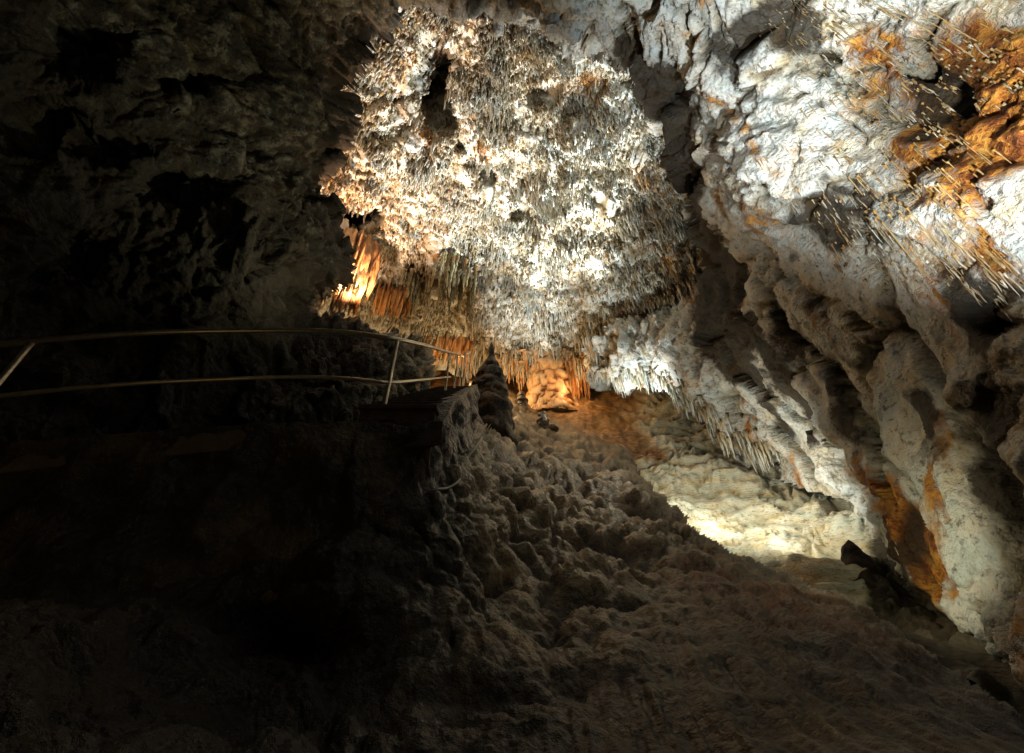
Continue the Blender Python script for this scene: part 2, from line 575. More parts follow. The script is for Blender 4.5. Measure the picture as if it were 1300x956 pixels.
RX, RY, RSD, RV, RN = build_ring()


def sampler(GX, GY, GV):
    x0, y0 = GX[0, 0], GY[0, 0]
    st = GX[0, 1] - GX[0, 0]

    def s(px, py):
        i = np.clip(np.round((np.asarray(py) - y0) / st).astype(int), 0, GX.shape[0] - 1)
        j = np.clip(np.round((np.asarray(px) - x0) / st).astype(int), 0, GX.shape[1] - 1)
        return GV[i, j]
    return s


ring_at = sampler(RX, RY, RV)

# ------------------------------------------------------------------ the white dripstone dome beyond
DOME = TPS([(500, 0, 14.6), (650, 0, 14.2), (800, 60, 14), (860, 180, 15), (900, 340, 16.2), (380, 150, 14), (380, 260, 14.8),
            (640, 200, 16.2), (640, 300, 17.8), (640, 385, 18.9), (750, 360, 17.2), (750, 440, 19), (560, 330, 17.2), (440, 310, 15.6),
            (520, 120, 15.2), (760, 180, 15.4), (820, 280, 16), (840, 380, 16.8), (440, 400, 16.4), (520, 440, 18.5), (600, 420, 19.6),
            (650, 440, 19.4), (720, 450, 18.9), (650, 480, 19.2), (720, 480, 18.7), (780, 500, 18.6), (350, 420, 15.5)])


def build_dome():
    step = 2.0
    X, Y = grid_patch(350, 930, -20, 480, step)
    sh = X.shape
    R = DOME(X, Y)
    xr, yr = X.ravel(), Y.ravel()
    wob = (10 * perlin(np.stack([xr / 22, yr / 30, 0 * xr + 7], 1))).reshape(sh)
    wob2 = (10 * perlin(np.stack([xr / 22, yr / 30, 0 * xr + 19], 1))).reshape(sh)
    # deep hollows and ledges of the dome
    for (cx, cy, rx, ry, dep) in [(551, 112, 31, 46, 4.0), (535, 70, 26, 40, .9), (495, 118, 22, 22, .9), (512, 160, 14, 30, .8), (543, 175, 14, 26, .8), (611, 205, 13, 28, 1.1),
                                  (449, 282, 27, 20, 4.0), (426, 274, 12, 14, 3.0), (818, 112, 16, 36, 2.2), (690, 125, 16, 14, .8), (658, 255, 9, 26, .6),
                                  (745, 130, 26, 30, .7), (800, 230, 50, 36, .5), (590, 200, 8, 20, .6), (585, 350, 18, 12, .4), (528, 350, 16, 22, 1.0), (815, 335, 40, 16, .4)]:
        e = ((X + wob - cx) / rx) ** 2 + ((Y + wob2 - cy) / ry) ** 2
        R = R + dep * np.exp(-e ** 2.2)
    # stepped lip at the lower edge of the bright part
    lip = 392 + wob * .8 + 8 * np.sin(X / 19) + np.where(X > 700, (X - 700) * .6, 0)
    R = R + .35 * sstep(-5, 5, Y - lip) * sstep(760, 720, X) * sstep(570, 600, X)
    V = P(X, Y, R)
    N = grid_normals(blur(V, 8))
    Vf = V.reshape(-1, 3)
    wv = Vf + 0.2 * np.stack([perlin(Vf * 1.3 + 5), perlin(Vf * 1.3 + 25), perlin(Vf * 1.3 + 45)], 1)
    l1, l2 = worley(wv * np.array([.8, .8, .5]), 13)
    f1, f2 = worley(wv * np.array([2.4, 2.4, 1.0]), 3)
    g1, g2 = worley(wv * np.array([5.2, 5.2, 2.4]), 4)
    big = fbm(wv * 0.55, 3)
    st = ridged(wv * np.array([1.5, 1.5, 0.6]), 3)
    fn = fbm(wv * np.array([4.5, 4.5, 2.0]), 3, .6)
    d = .45 * big + .70 * (.5 - l1) + .20 * (.5 - f1) + .12 * (.45 - g1) + .12 * st + .12 * fn
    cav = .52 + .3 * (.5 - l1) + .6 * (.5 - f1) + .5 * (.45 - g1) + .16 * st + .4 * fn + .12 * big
    V2 = Vf + N.reshape(-1, 3) * d[:, None]
    stain = blobs(V2, [(540, 60, 15, 1.0, .5), (500, 120, 15, .8, .5), (545, 170, 15.6, .7, .7), (610, 200, 16, .5, .8), (655, 250, 16.8, .5, .7), (740, 110, 15, .9, .5),
                       (825, 230, 15.5, 1.2, .42), (815, 320, 16.3, 1.2, .45), (850, 330, 16.3, .6, .4), (640, 340, 18.2, .4, .5), (700, 90, 14.8, .7, .45), (650, 60, 14.8, .6, .35),
                       (440, 270, 15.4, .8, .15), (480, 330, 16.3, .7, .45), (790, 370, 16.9, .7, .4), (690, 120, 15.2, .4, .7), (690, 420, 20.5, .8, .6), (610, 430, 20.5, .8, .4), (545, 355, 17.5, .9, .5)])
    stain += blobs(V2, [(430, 200, 14.5, 1.3, .15), (420, 240, 14.8, 1.0, .25), (480, 60, 14.6, .9, .3), (600, 35, 14.4, 1.0, .3), (760, 100, 14.6, 1.0, .2), (850, 260, 15.6, 1.0, .1), (860, 330, 16.2, 1.0, .15)])  # the left-edge blobs paint in the warm glow of the light there
    stain += .30 * (fbm(V2 * np.array([1.3, 1.3, .5]) + 9, 4) - .02)
    dirt_shade = blobs(V2, [(549, 112, 17, 1.0, 1.0), (818, 112, 16, .9, .8), (447, 283, 17.5, .7, .6)]) + .15 * fbm(V2 * .9 + 40, 3)  # deep holes painted darker, shade put into the colour
    keep = np.ones(sh, bool)
    edge = 476 + wob * .5 + 5 * np.sin(X / 7)
    keep &= (Y < edge) | (X > 735)
    u, F = compact(quads(sh, keep))
    o = mesh_from('dripstone_ceiling', V2[u], F, M_dome, {'cav': cav[u], 'stain': stain[u], 'dirt_shade': dirt_shade[u]})
    tag(o, kind='structure')
    return X, Y, V2.reshape(*sh, 3), stain.reshape(sh)


DX, DY, DV, DST = build_dome()
dome_at = sampler(DX, DY, DV)
dome_stain = sampler(DX, DY, DST)

# ------------------------------------------------------------------ back wall behind the column
def build_back():
    X, Y = grid_patch(480, 860, 380, 560, 2.2)
    sh = X.shape
    T = TPS([(480, 380, 21), (660, 380, 25.5), (860, 380, 20), (480, 560, 20), (660, 560, 24.5), (860, 560, 20.5), (660, 460, 25.5), (560, 460, 22.5), (780, 470, 23)])
    R = T(X, Y)
    V = P(X, Y, R)
    N = grid_normals(blur(V, 4)).reshape(-1, 3)
    Vf = V.reshape(-1, 3)
    f1, f2 = worley(Vf * np.array([1.5, 1.5, .7]), 5)
    st = ridged(Vf * np.array([2.2, 2.2, .35]), 3)
    fn = fbm(Vf * 2.5, 3)
    d = .5 * (.5 - f1) + .18 * st + .12 * fn
    cav = .5 + .5 * (.5 - f1) + .25 * st + .2 * fn
    V2 = Vf + N * d[:, None]
    stain = .35 + .4 * fbm(V2 * .9, 3)
    F = quads(sh, np.ones(sh, bool))
    o = mesh_from('cave_wall_back', V2, F, M_orange, {'cav': cav, 'stain': stain, 'dirt_shade': 0 * cav + .2 * st})
    tag(o, kind='structure')


build_back()

# ------------------------------------------------------------------ ground: near slope and the far floor behind its crest
SLOPE = TPS([(650, 956, 2.2), (650, 850, 2.8), (650, 770, 3.5), (650, 700, 4.5), (650, 640, 5.3), (650, 600, 6.9), (650, 560, 9.8),
             (650, 530, 12.5), (640, 505, 15.5), (450, 956, 2.3), (450, 850, 2.8), (470, 750, 2.85), (520, 680, 3.25), (560, 650, 3.3), (580, 605, 3.9), (420, 720, 2.9),
             (900, 956, 2.3), (900, 850, 3.0), (900, 750, 4.4), (900, 700, 5.8), (900, 655, 8), (800, 850, 2.9), (800, 700, 5.2),
             (800, 620, 9), (800, 575, 12.5), (1080, 956, 2.4), (1080, 850, 3.3), (1080, 770, 4.8), (1080, 722, 6.5), (1250, 956, 2.6),
             (1250, 865, 3.9), (1400, 1000, 2.8), (700, 522, 16.5), (680, 512, 18), (605, 500, 14.5), (594, 560, 5.5), (200, 956, 2.2),
             (-200, 956, 2.2), (-200, 800, 2.6), (200, 800, 2.9), (350, 800, 3.0), (650, 1300, 1.3), (-200, 1300, 1.3), (1400, 1300, 1.4)])
CREST = [(597, 484), (640, 488), (668, 505), (700, 524), (750, 548), (800, 570), (828, 618), (893, 674), (922, 692), (972, 716), (1030, 742), (1075, 752),
         (1120, 785), (1180, 828), (1245, 872), (1330, 930), (1500, 1060), (1500, 1320), (-260, 1320), (-260, 780), (200, 740), (380, 690),
         (500, 640), (545, 606), (572, 588), (585, 550), (590, 510)]


def build_slope():
    step = 2.2
    X, Y = grid_patch(-240, 1480, 470, 1290, step)
    sh = X.shape
    R = SLOPE(X, Y)
    xr, yr = X.ravel(), Y.ravel()
    j = 6 * perlin(np.stack([xr / 26, yr / 26, 0 * xr], 1)) + 3 * perlin(np.stack([xr / 8, yr / 8, 0 * xr + 3], 1))
    sd = poly_sd(CREST, X, Y) + j.reshape(sh)
    R = R + .07 * R * np.exp(-np.maximum(sd, 0) / 12.0)
    V = P(X, Y, R)
    N = grid_normals(blur(V, 12)).reshape(-1, 3)
    Vf = V.reshape(-1, 3)
    wv = Vf + .12 * np.stack([perlin(Vf * 2 + 5), perlin(Vf * 2 + 25), perlin(Vf * 2 + 45)], 1)
    f1, f2 = worley(wv * np.array([1.3, 1.0, 1.3]), 6)
    g1, g2 = worley(wv * np.array([3.4, 2.8, 3.4]), 7)
    h1, h2 = worley(wv * 8.0, 8)
    near = sstep(9, 3.5, R.ravel())
    bil = billow(wv * 2.0, 3)
    fn = fbm(wv * 7, 3)
    # smooth run-off ribs on the right
    rt = sstep(760, 1000, xr + (yr - 720) * .8) * sstep(620, 700, yr)
    dirn = P(1150, 860, 3.3) - P(900, 700, 5.8)
    dirn /= np.linalg.norm(dirn)
    side = np.cross(dirn, N[(rt > .5)].mean(0))
    side /= np.linalg.norm(side)
    al, sd_ = Vf @ dirn, Vf @ side
    sd_ = sd_ + .10 * perlin(np.stack([al * .8, sd_ * .8, 0 * al], 1))
    q = np.stack([sd_ * 7.0, al * .75, 0 * al + .5], 1)
    rib = ridged(q, 3)
    kn = lambda f: np.maximum(1 - (f / .72) ** 2, -.4)
    big_ = fbm(wv * .9 + 2, 3)
    lump = .20 * kn(f1) + .17 * kn(g1) + .07 * kn(h1) * (.35 + .65 * near) + .12 * big_ + .03 * fbm(wv * 11, 4, .65) * (.3 + .7 * near) - .2
    d = lump * (1 - .75 * rt) + rt * (.055 * rib + .10 * fbm(wv * 1.2, 3) + .02 * fn)
    d *= np.clip(R.ravel() / 6.0, .42, 1.0) * (1 - .55 * sstep(9, 15, R.ravel()))
    d -= .05 * np.clip(R.ravel() / 6, .3, 2) * np.exp(-np.maximum(sd.ravel(), 0) / 40)
    cav = .36 + (1 - rt) * (.22 * kn(f1) + .46 * kn(g1) + .2 * kn(h1) * near - .12) + .2 * fn + rt * (.32 * rib - .10)
    d *= sstep(-4, 16, sd.ravel())
    V2 = Vf + N * d[:, None]
    stain = blobs(V2, [(1000, 780, 4.3, .9, .6), (900, 720, 5, .7, .45), (740, 530, 15.5, 2.0, .5), (350, 820, 2.9, .6, .5), (1150, 850, 3.4, .6, .5)]) + .12 * fbm(V2 * 1.1, 3)
    dirt_shade = .05 + .75 * sstep(5.0, 2.0, V2[:, 1]) + .5 * sstep(-.4, -1.4, V2[:, 0]) * sstep(5, 3, V2[:, 1]) + .35 * fbm(V2 * .8 + 8, 3) + blobs(V2, [(520, 760, 3.6, .5, .5), (640, 600, 8, .5, .6), (500, 700, 4, .7, .5)])  # near and left ground darkened in colour as foreground shade
    u, F = compact(quads(sh, sd > 0))
    o = mesh_from('ground', V2[u], F, M_slope, {'cav': cav[u], 'stain': stain[u], 'dirt_shade': dirt_shade[u]})
    tag(o, kind='structure')
    return X, Y, V2.reshape(*sh, 3)


SX, SY, SV = build_slope()
slope_at = sampler(SX, SY, SV)

FLOOR = TPS([(680, 505, 18.5), (720, 495, 19.5), (760, 510, 18.5), (800, 535, 17), (800, 560, 14.5), (850, 505, 18.5), (900, 560, 15.5), (850, 560, 15),
             (850, 600, 13), (900, 640, 11.3), (950, 600, 13.5), (1000, 600, 13.5), (950, 680, 9.8), (1000, 650, 11.5), (1000, 700, 9.3),
             (1050, 700, 9.4), (1080, 680, 10.2), (1080, 730, 8.2), (1130, 740, 8.5), (1130, 700, 9.8), (1250, 850, 6.2), (1300, 900, 5.2), (1300, 820, 7.0),
             (900, 720, 9), (800, 620, 11.5), (1080, 800, 7), (700, 560, 15), (600, 520, 18), (600, 485, 21), (560, 470, 22), (1000, 560, 16), (660, 485, 22)])


def build_floor():
    X, Y = grid_patch(540, 1340, 474, 930, 2.0)
    sh = X.shape
    R = FLOOR(X, Y)
    V = P(X, Y, R)
    N = grid_normals(blur(V, 5)).reshape(-1, 3)
    Vf = V.reshape(-1, 3)
    xr, yr = X.ravel(), Y.ravel()
    shelf = sstep(770, 860, xr + 30 * perlin(np.stack([xr / 40, yr / 25, 0 * xr], 1)))
    wv = Vf + .35 * np.stack([perlin(Vf * .9 + 5), perlin(Vf * .9 + 25), perlin(Vf * .9 + 45)], 1)
    # terraces: rounded lips one above the other
    t = wv[:, 2] * 2.3 + .5 * perlin(wv * .7)
    fr = t - np.floor(t)
    ter = np.where(fr < .82, np.sqrt(fr / .82), 1 - (fr - .82) / .18)
    t2 = wv[:, 2] * 6.5 + .6 * perlin(wv * 1.4)
    fr2 = t2 - np.floor(t2)
    ter2 = np.where(fr2 < .8, np.sqrt(fr2 / .8), 1 - (fr2 - .8) / .2)
    f1, f2 = worley(wv * np.array([.9, .9, 1.8]), 9)
    g1, g2 = worley(wv * np.array([2.6, 2.6, 4.0]), 10)
    fn = fbm(wv * 4, 4)
    dS = .30 * ter * sstep(.2, -.2, perlin(wv * .45)) + .24 * ter2 * sstep(-.4, .1, perlin(wv * .5 + 4)) + .34 * (.5 - f1) + .11 * (.5 - g1) + .05 * fn
    dF = .32 * (.5 - f1) + .12 * (.5 - g1) + .07 * fn
    d = shelf * dS + (1 - shelf) * dF
    cav = .62 + shelf * (.3 * (ter - .6) + .45 * (ter2 - .6) + .4 * (.5 - f1)) + .3 * (.5 - g1) + .25 * fn
    V2 = Vf + N * d[:, None]
    stain = (1 - shelf) * .85 + blobs(V2, [(825, 590, 13.5, .7, .9), (810, 560, 15, .8, .5), (1060, 665, 10.5, .7, .45), (950, 575, 14.3, .8, .5), (980, 640, 12, .5, .3)]) + .15 * fbm(V2, 3)
    dirt_shade = blobs(V2, [(850, 515, 18, 1.3, .5), (960, 580, 14.5, .8, .45), (1090, 700, 9.8, .5, .5), (730, 560, 14, 1.2, .3)]) + 1.2 * sstep(1085, 1125, xr)  # floor gap at the right painted dark in place of shadow
    F = quads(sh, np.ones(sh, bool))
    o = mesh_from('terrain', V2, F, M_shelf, {'cav': cav, 'stain': stain, 'dirt_shade': dirt_shade})
    tag(o, kind='structure')
    return X, Y, V2.reshape(*sh, 3)


FX, FY, FV = build_floor()
floor_at = sampler(FX, FY, FV)


# ------------------------------------------------------------------ dripstone shapes
def stalactite_arrays(bases, lens, rads, rng, sides=6, rings=5, lean=0.03):
    """many stalactites hanging from bases; returns verts, quads"""
    n = len(bases)
    ts = np.array([-.10, .12, .35, .62, .86, 1.0])[:rings + 1]
    prof = np.array([1.35, .92, .66, .44, .24, .03])[:rings + 1]
    k = len(ts)
    a = np.linspace(0, 2 * np.pi, sides, endpoint=False)
    ang = a[None, None, :] + rng.rand(n, 1, 1) * 6.28
    rr = rads[:, None, None] * prof[None, :, None] * (1 + .28 * (rng.rand(n, k, sides) - .5) + .3 * (rng.rand(n, k, 1) - .5))
    off = np.cumsum(rng.normal(size=(n, k, 2)) * lean, axis=1) * lens[:, None, None]
    x = bases[:, 0, None, None] + off[:, :, 0, None] + rr * np.cos(ang)
    y = bases[:, 1, None, None] + off[:, :, 1, None] + rr * np.sin(ang)
    z = bases[:, 2, None, None] - ts[None, :, None] * lens[:, None, None] + 0 * x
    V = np.stack([x, y, z], -1).reshape(-1, 3)
    idx = np.arange(n * k * sides).reshape(n, k, sides)
    nx = np.roll(idx, -1, 2)
    F = np.stack([idx[:, :-1], nx[:, :-1], nx[:, 1:], idx[:, 1:]], -1).reshape(-1, 4)
    tt = np.repeat(np.tile(ts, n), sides)
    return V, F, tt


M_stal = rock_mat('stalactite_calcite', (0.05, 0.027, 0.008), (0.38, 0.31, 0.19), (0.76, 0.77, 0.73),
                  (0.45, 0.23, 0.06), (0.16, 0.06, 0.014), bump=0.5, squash=0.4, rough=0.55, fine=.8)
M_straw = rock_mat('straw_calcite', (0.12, 0.06, 0.015), (0.42, 0.31, 0.15), (0.66, 0.58, 0.42),
                   (0.50, 0.24, 0.05), (0.22, 0.09, 0.02), bump=0.3, squash=0.3, rough=0.5)
M_curt = rock_mat('green_grey_calcite', (0.03, 0.024, 0.010), (0.22, 0.19, 0.11), (0.42, 0.40, 0.27),
                  (0.30, 0.15, 0.05), (0.12, 0.05, 0.015), bump=0.5, squash=0.3, rough=0.55)


def build_small():
    """the uncountable carpet of small dripstones"""
    rng = np.random.RandomState(21)
    Vs, Fs, C, S = [], [], [], []
    off = 0

    def add(bases, lens, rads, stain, lean=.03):
        nonlocal off
        V, F, tt = stalactite_arrays(bases, lens, rads, rng, sides=4, lean=lean)
        Vs.append(V)
        Fs.append(F + off)
        off += len(V)
        rep = len(V) // len(bases)
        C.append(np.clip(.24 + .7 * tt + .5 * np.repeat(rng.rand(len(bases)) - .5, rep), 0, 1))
        S.append(np.repeat(stain, rep))
    # dome carpet
    n = 56000
    px = 385 + rng.rand(n) * 525
    py = 5 + rng.rand(n) * 452
    v = dome_at(px, py)
    dens = perlin(v * np.array([1.1, 1.1, .6]) + 3)
    hole = np.zeros(n)
    for (cx, cy, rx, ry) in [(551, 112, 28, 46), (449, 282, 28, 22), (426, 274, 12, 12), (818, 112, 16, 36)]:
        hole = np.maximum(hole, np.exp(-(((px - cx) / rx) ** 2 + ((py - cy) / ry) ** 2) ** 2))
    ok = (dens + .7 * rng.rand(n) > -.04) & (hole < .4) & ((poly_sd(HOLE, px, py) > 5) | (px > 745) & (py > 380))
    v, px, py = v[ok], px[ok], py[ok]
    m = len(v)
    zone = .5 + .5 * perlin(v * .7 + 12)
    ln = (.09 + .30 * rng.rand(m) ** 2.4) * (.6 + .9 * zone)
    ln *= .55 + 1.5 * np.clip(perlin(v * .9 + 70) + .3, 0, 1)
    rd = .020 + .030 * rng.rand(m) + .03 * ln
    st = dome_stain(px, py) + .25 * (rng.rand(m) - .6)
    add(v + np.array([0, 0, .03]), ln, rd, st)
    # fringes along edges: (list of px polyline, source, count, mean length, radius)
    def fringe(line, src, cnt, lmin, lmax, rad, spread, st):
        a = np.array(line, float)
        seg = np.linalg.norm(np.diff(a, axis=0), axis=1)
        cum = np.concatenate([[0], np.cumsum(seg)])
        t = rng.rand(cnt) * cum[-1]
        x = np.interp(t, cum, a[:, 0]) + rng.normal(size=cnt) * 2
        y = np.interp(t, cum, a[:, 1]) - np.abs(rng.normal(size=cnt)) * spread
        b = src(x, y)
        l = lmin + (lmax - lmin) * rng.rand(cnt) ** 1.6
        add(b + np.array([0, 0, .05]), l, rad * (.6 + .8 * rng.rand(cnt)), st + .3 * (rng.rand(cnt) - .5), .02)
    fringe([(585, 470), (640, 468), (690, 468), (738, 468)], dome_at, 520, .35, 1.2, .055, 14, .25)
    fringe([(600, 402), (640, 397), (690, 392), (720, 402)], dome_at, 200, .15, .55, .05, 6, .1)
    fringe([(750, 480), (790, 488), (850, 478), (880, 508), (910, 532), (945, 560), (980, 575)], ring_at, 420, .2, .75, .05, 10, .0)
    fringe([(760, 400), (800, 392), (850, 384), (878, 368)], ring_at, 160, .2, .6, .05, 6, .15)
    fringe([(745, 420), (752, 470)], ring_at, 80, .3, .9, .06, 8, .4)
    fringe([(520, 25), (560, 12), (640, 26), (700, 48), (800, 86)], dome_at, 200, .2, .5, .05, 10, .4)
    fringe([(412, 255), (430, 262), (450, 262), (475, 275)], dome_at, 90, .2, .7, .07, 6, .35)
    fringe([(1150, 690), (1180, 725)], ring_at, 26, .06, .2, .012, 8, .1)
    # right wall
    n = 2200
    px = 960 + rng.rand(n) * 420
    py = -60 + rng.rand(n) * 420
    v = ring_at(px, py)
    dens = perlin(v * np.array([.9, .9, .5]) + 30)
    ok = (dens > .05 - .1 * (py < 120)) & (px - 930 > (py - 250) * .35)
    v = v[ok]
    m = len(v)
    add(v + np.array([0, 0, .02]), .05 + .3 * rng.rand(m) ** 2, .006 + .008 * rng.rand(m), .15 + .5 * rng.rand(m), .02)
    V, F = np.concatenate(Vs), np.concatenate(Fs)
    o = mesh_from('small_stalactites', V, F, M_stal, {'cav': np.concatenate(C), 'stain': np.concatenate(S), 'dirt_shade': np.zeros(len(V))})
    tag(o, 'dense carpet of short pale stalactites covering the dripstone roof', 'stalactites', kind='stuff')


build_small()


def unit_stalactite(name, seed, mat, taper=1.0, cav=.5):
    """one stalactite of length 1, root at the origin"""
    rng = np.random.RandomState(seed)
    ts = np.linspace(-.08, 1, 12)
    sides = 8
    prof = (1 - np.clip(ts, 0, 1)) ** .65 * (1 - taper) + taper * (1 - .55 * np.clip(ts, 0, 1))
    prof = prof * (1 + .22 * rng.normal(size=12)) + .05
    prof[0] *= 1.7
    prof[-1] = .12
    a = np.linspace(0, 2 * np.pi, sides, endpoint=False)
    off = np.cumsum(rng.normal(size=(12, 2)) * .12, axis=0)
    V, F = [], []
    for i, t in enumerate(ts):
        for j in range(sides):
            rr = prof[i] * (1 + .18 * rng.normal())
            V.append((off[i, 0] + rr * math.cos(a[j]), off[i, 1] + rr * math.sin(a[j]), -t))
    for i in range(11):
        for j in range(sides):
            F.append((i * sides + j, i * sides + (j + 1) % sides, (i + 1) * sides + (j + 1) % sides, (i + 1) * sides + j))
    V = np.array(V)
    n = len(V)
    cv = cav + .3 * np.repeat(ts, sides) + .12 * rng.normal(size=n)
    o = mesh_from(name, V, np.array(F), mat, {'cav': cv, 'stain': np.repeat(.3 + .25 * rng.normal(size=12), sides), 'dirt_shade': np.zeros(n)})
    return o


def hang(kind, mat, pts, label, group, taper, seed, cav=.5):
    """pts: list of (location, length, radius). first eight are meshes of their own, the rest copies"""
    protos = []
    for i, (loc, ln, rd) in enumerate(pts):
        if i < 8:
            o = unit_stalactite(kind, seed + i, mat, taper, cav)
            protos.append(o)
        else:
            o = protos[i % 8].copy()
            COL.objects.link(o)
        o.location = loc
        o.scale = (rd, rd, ln)
        o.rotation_euler = (0, 0, (i * 2.4) % 6.28)
        tag(o, label, 'stalactite', group)


rng = np.random.RandomState(5)
# long straws on the bright right wall
pts = []
for (x0, x1, y0, y1, n, l0, l1) in [(1060, 1300, -10, 70, 34, .4, .95), (1130, 1300, 165, 290, 84, .5, 1.15), (1090, 1190, 200, 280, 22, .3, .7),
                                    (1000, 1100, 80, 170, 14, .2, .5), (1220, 1300, 290, 340, 14, .3, .6), (1090, 1140, 130, 160, 8, .25, .5), (930, 1010, 130, 190, 6, .15, .3)]:
    for _ in range(n):
        x, y = rng.uniform(x0, x1), rng.uniform(y0, y1)
        b = ring_at(x, y)
        d = np.linalg.norm(b - CAM)
        toward = (CAM - b) / d
        pts.append((Vector(b + toward * .02 + np.array([0, 0, .04])), (l0 + (l1 - l0) * rng.rand() ** 2) * d / 8.0, rng.uniform(.003, .0075) * d / 7))
hang('straw_stalactite', M_straw, pts, 'thin amber straw stalactite hanging from the bright upper right wall', 'straw stalactites on the right wall', .85, 100, .35)
# greenish curtain of stalactites below the dome, left of centre
pts = []
for i in range(62):
    u = rng.rand()
    x = 512 + u * 92
    top = 318 + 46 * abs(u - .55) ** 1.2 + rng.rand() ** 1.3 * 46
    b = dome_at(x, min(top, 440))
    toward = (CAM - b) / np.linalg.norm(CAM - b)
    ln = rng.uniform(.7, 1.9) * (1.15 - .5 * abs(u - .5))
    pts.append((Vector(b + toward * rng.uniform(.1, .8)), ln, rng.uniform(.05, .10)))
hang('stalactite', M_curt, pts, 'slender grey green stalactite in the hanging curtain above the handrail', 'stalactites of the curtain above the handrail', .35, 140)
# longer white / brown ones standing out on the dome
pts = []
for (x, y, l, r) in [(523, 150, 1.0, .09), (530, 152, 1.1, .08), (538, 150, .9, .08), (545, 168, 1.2, .09), (552, 172, 1.1, .08), (558, 178, .9, .08), (607, 190, 1.0, .12), (616, 196, 1.1, .1),
                     (657, 240, 1.0, .09), (664, 238, .9, .09), (640, 330, 1.1, .05), (617, 335, 1.0, .06), (650, 372, .9, .05), (628, 240, .7, .06), (700, 395, 1.2, .1), (696, 400, 1.0, .08)]:
    pts.append((Vector(dome_at(x, y)), l, r))
for i in range(30):
    x, y = rng.uniform(770, 880), rng.uniform(285, 345)
    b = dome_at(x, y)
    pts.append((Vector(b), rng.uniform(.35, .75), rng.uniform(.05, .09)))
hang('stalactite', M_stal, pts, 'long pale stalactite standing out from the bright dripstone roof', 'long stalactites on the dripstone roof', .3, 180)
# fringe in front of the column
pts = []
for i in range(60):
    x = rng.uniform(588, 742)
    b = dome_at(x, rng.uniform(446, 468))
    pts.append((Vector(b), rng.uniform(.6, 1.5), rng.uniform(.05, .10)))
hang('stalactite', M_orange, pts, 'short amber stalactite hanging in the lit niche at the back', 'stalactites fringing the back niche', .35, 220, .6)


def lathe(name, base, prof, mat, seed, wob=.12, sides=40, parent=None, flute=0, stain=.3, fine=.5, tiers=0.0):
    """surface of revolution with uneven outline; prof = [(radius,z)] densified"""
    rng = np.random.RandomState(seed)
    pr = np.array(prof, float)
    s = np.concatenate([[0], np.cumsum(np.linalg.norm(np.diff(pr, axis=0), axis=1))])
    m = 70
    t = np.linspace(0, s[-1], m)
    r = np.interp(t, s, pr[:, 0])
    z = np.interp(t, s, pr[:, 1])
    a = np.linspace(0, 2 * np.pi, sides, endpoint=False)
    V = np.stack([r[:, None] * np.cos(a), r[:, None] * np.sin(a), np.repeat(z[:, None], sides, 1)], -1).reshape(-1, 3)
    W = V + np.array(base)
    sc = max(pr[:, 0])
    nz = fbm(W * 1.6 / sc * .5 + seed, 3)
    f1, f2 = worley((W + .25 * sc * np.stack([perlin(W * 2 / sc), perlin(W * 2 / sc + 9), perlin(W * 2 / sc + 19)], 1)) * np.array([2.6, 2.6, 2.0]) / sc, 11)
    ck = np.exp(-((f2 - f1) / .13) ** 2)
    st = ridged(W * np.array([4, 4, .6]) / sc * .6 + seed, 2)
    k = 1 + wob * nz + .35 * wob * (.5 - f1) * 3 + flute * st - .07 * ck
    V[:, :2] *= k[:, None]
    cav = .5 + .4 * nz + .5 * (.5 - f1) + .3 * st * (flute > 0) - .6 * ck
    idx = np.arange(m * sides).reshape(m, sides)
    nx = np.roll(idx, -1, 1)
    F = np.stack([idx[:-1], nx[:-1], nx[1:], idx[1:]], -1).reshape(-1, 4)
    o = mesh_from(name, V, F, mat, {'cav': cav, 'stain': stain + .3 * nz, 'dirt_shade': 0 * cav}, parent)
    if not parent:
        o.location = base
    return o


# tiered stalagmite by the stairs
M_stalag = rock_mat('stalagmite_brown', (0.010, 0.006, 0.003), (0.05, 0.035, 0.02), (0.12, 0.095, 0.06), (0.2, 0.09, 0.03), bump=.5, rough=.55)
b = P(621, 522, 10.6)
o = lathe('stalagmite', b, [(.9, -1.8), (.74, -.5), (.66, 0), (.60, .25), (.52, .42), (.57, .5), (.52, .75), (.38, .92), (.43, 1.0), (.36, 1.2), (.26, 1.32), (.28, 1.38), (.19, 1.55), (.10, 1.68), (.09, 1.95), (.03, 2.15), (0.005, 2.2)],
          M_stalag, 31, .2)
tag(o, 'tall dark tiered stalagmite with a thin tip beside the top of the stairs', 'stalagmite')
for (x, y, r, h, w, seed, lab) in [(690, 543, 14.2, .62, .26, 41, 'small dark knobbly stalagmite in front of the white lit patch on the slope'),
                                   (662, 518, 16.5, .75, .30, 43, 'pale blunt stalagmite on the slope between the tiered stalagmite and the lit patch')]:
    o = lathe('stalagmite', P(x, y, r), [(w * 1.3, -.3), (w, 0), (w * .8, h * .3), (w * .9, h * .45), (w * .55, h * .62), (w * .65, h * .75), (w * .35, h * .95), (.005, h)], M_stalag, seed, .15)
    tag(o, lab, 'stalagmite')


M_dark = rock_mat('dark_rock', (0.008, 0.005, 0.003), (0.03, 0.022, 0.013), (0.06, 0.045, 0.028), (0.05, 0.02, 0.01), bump=.7)


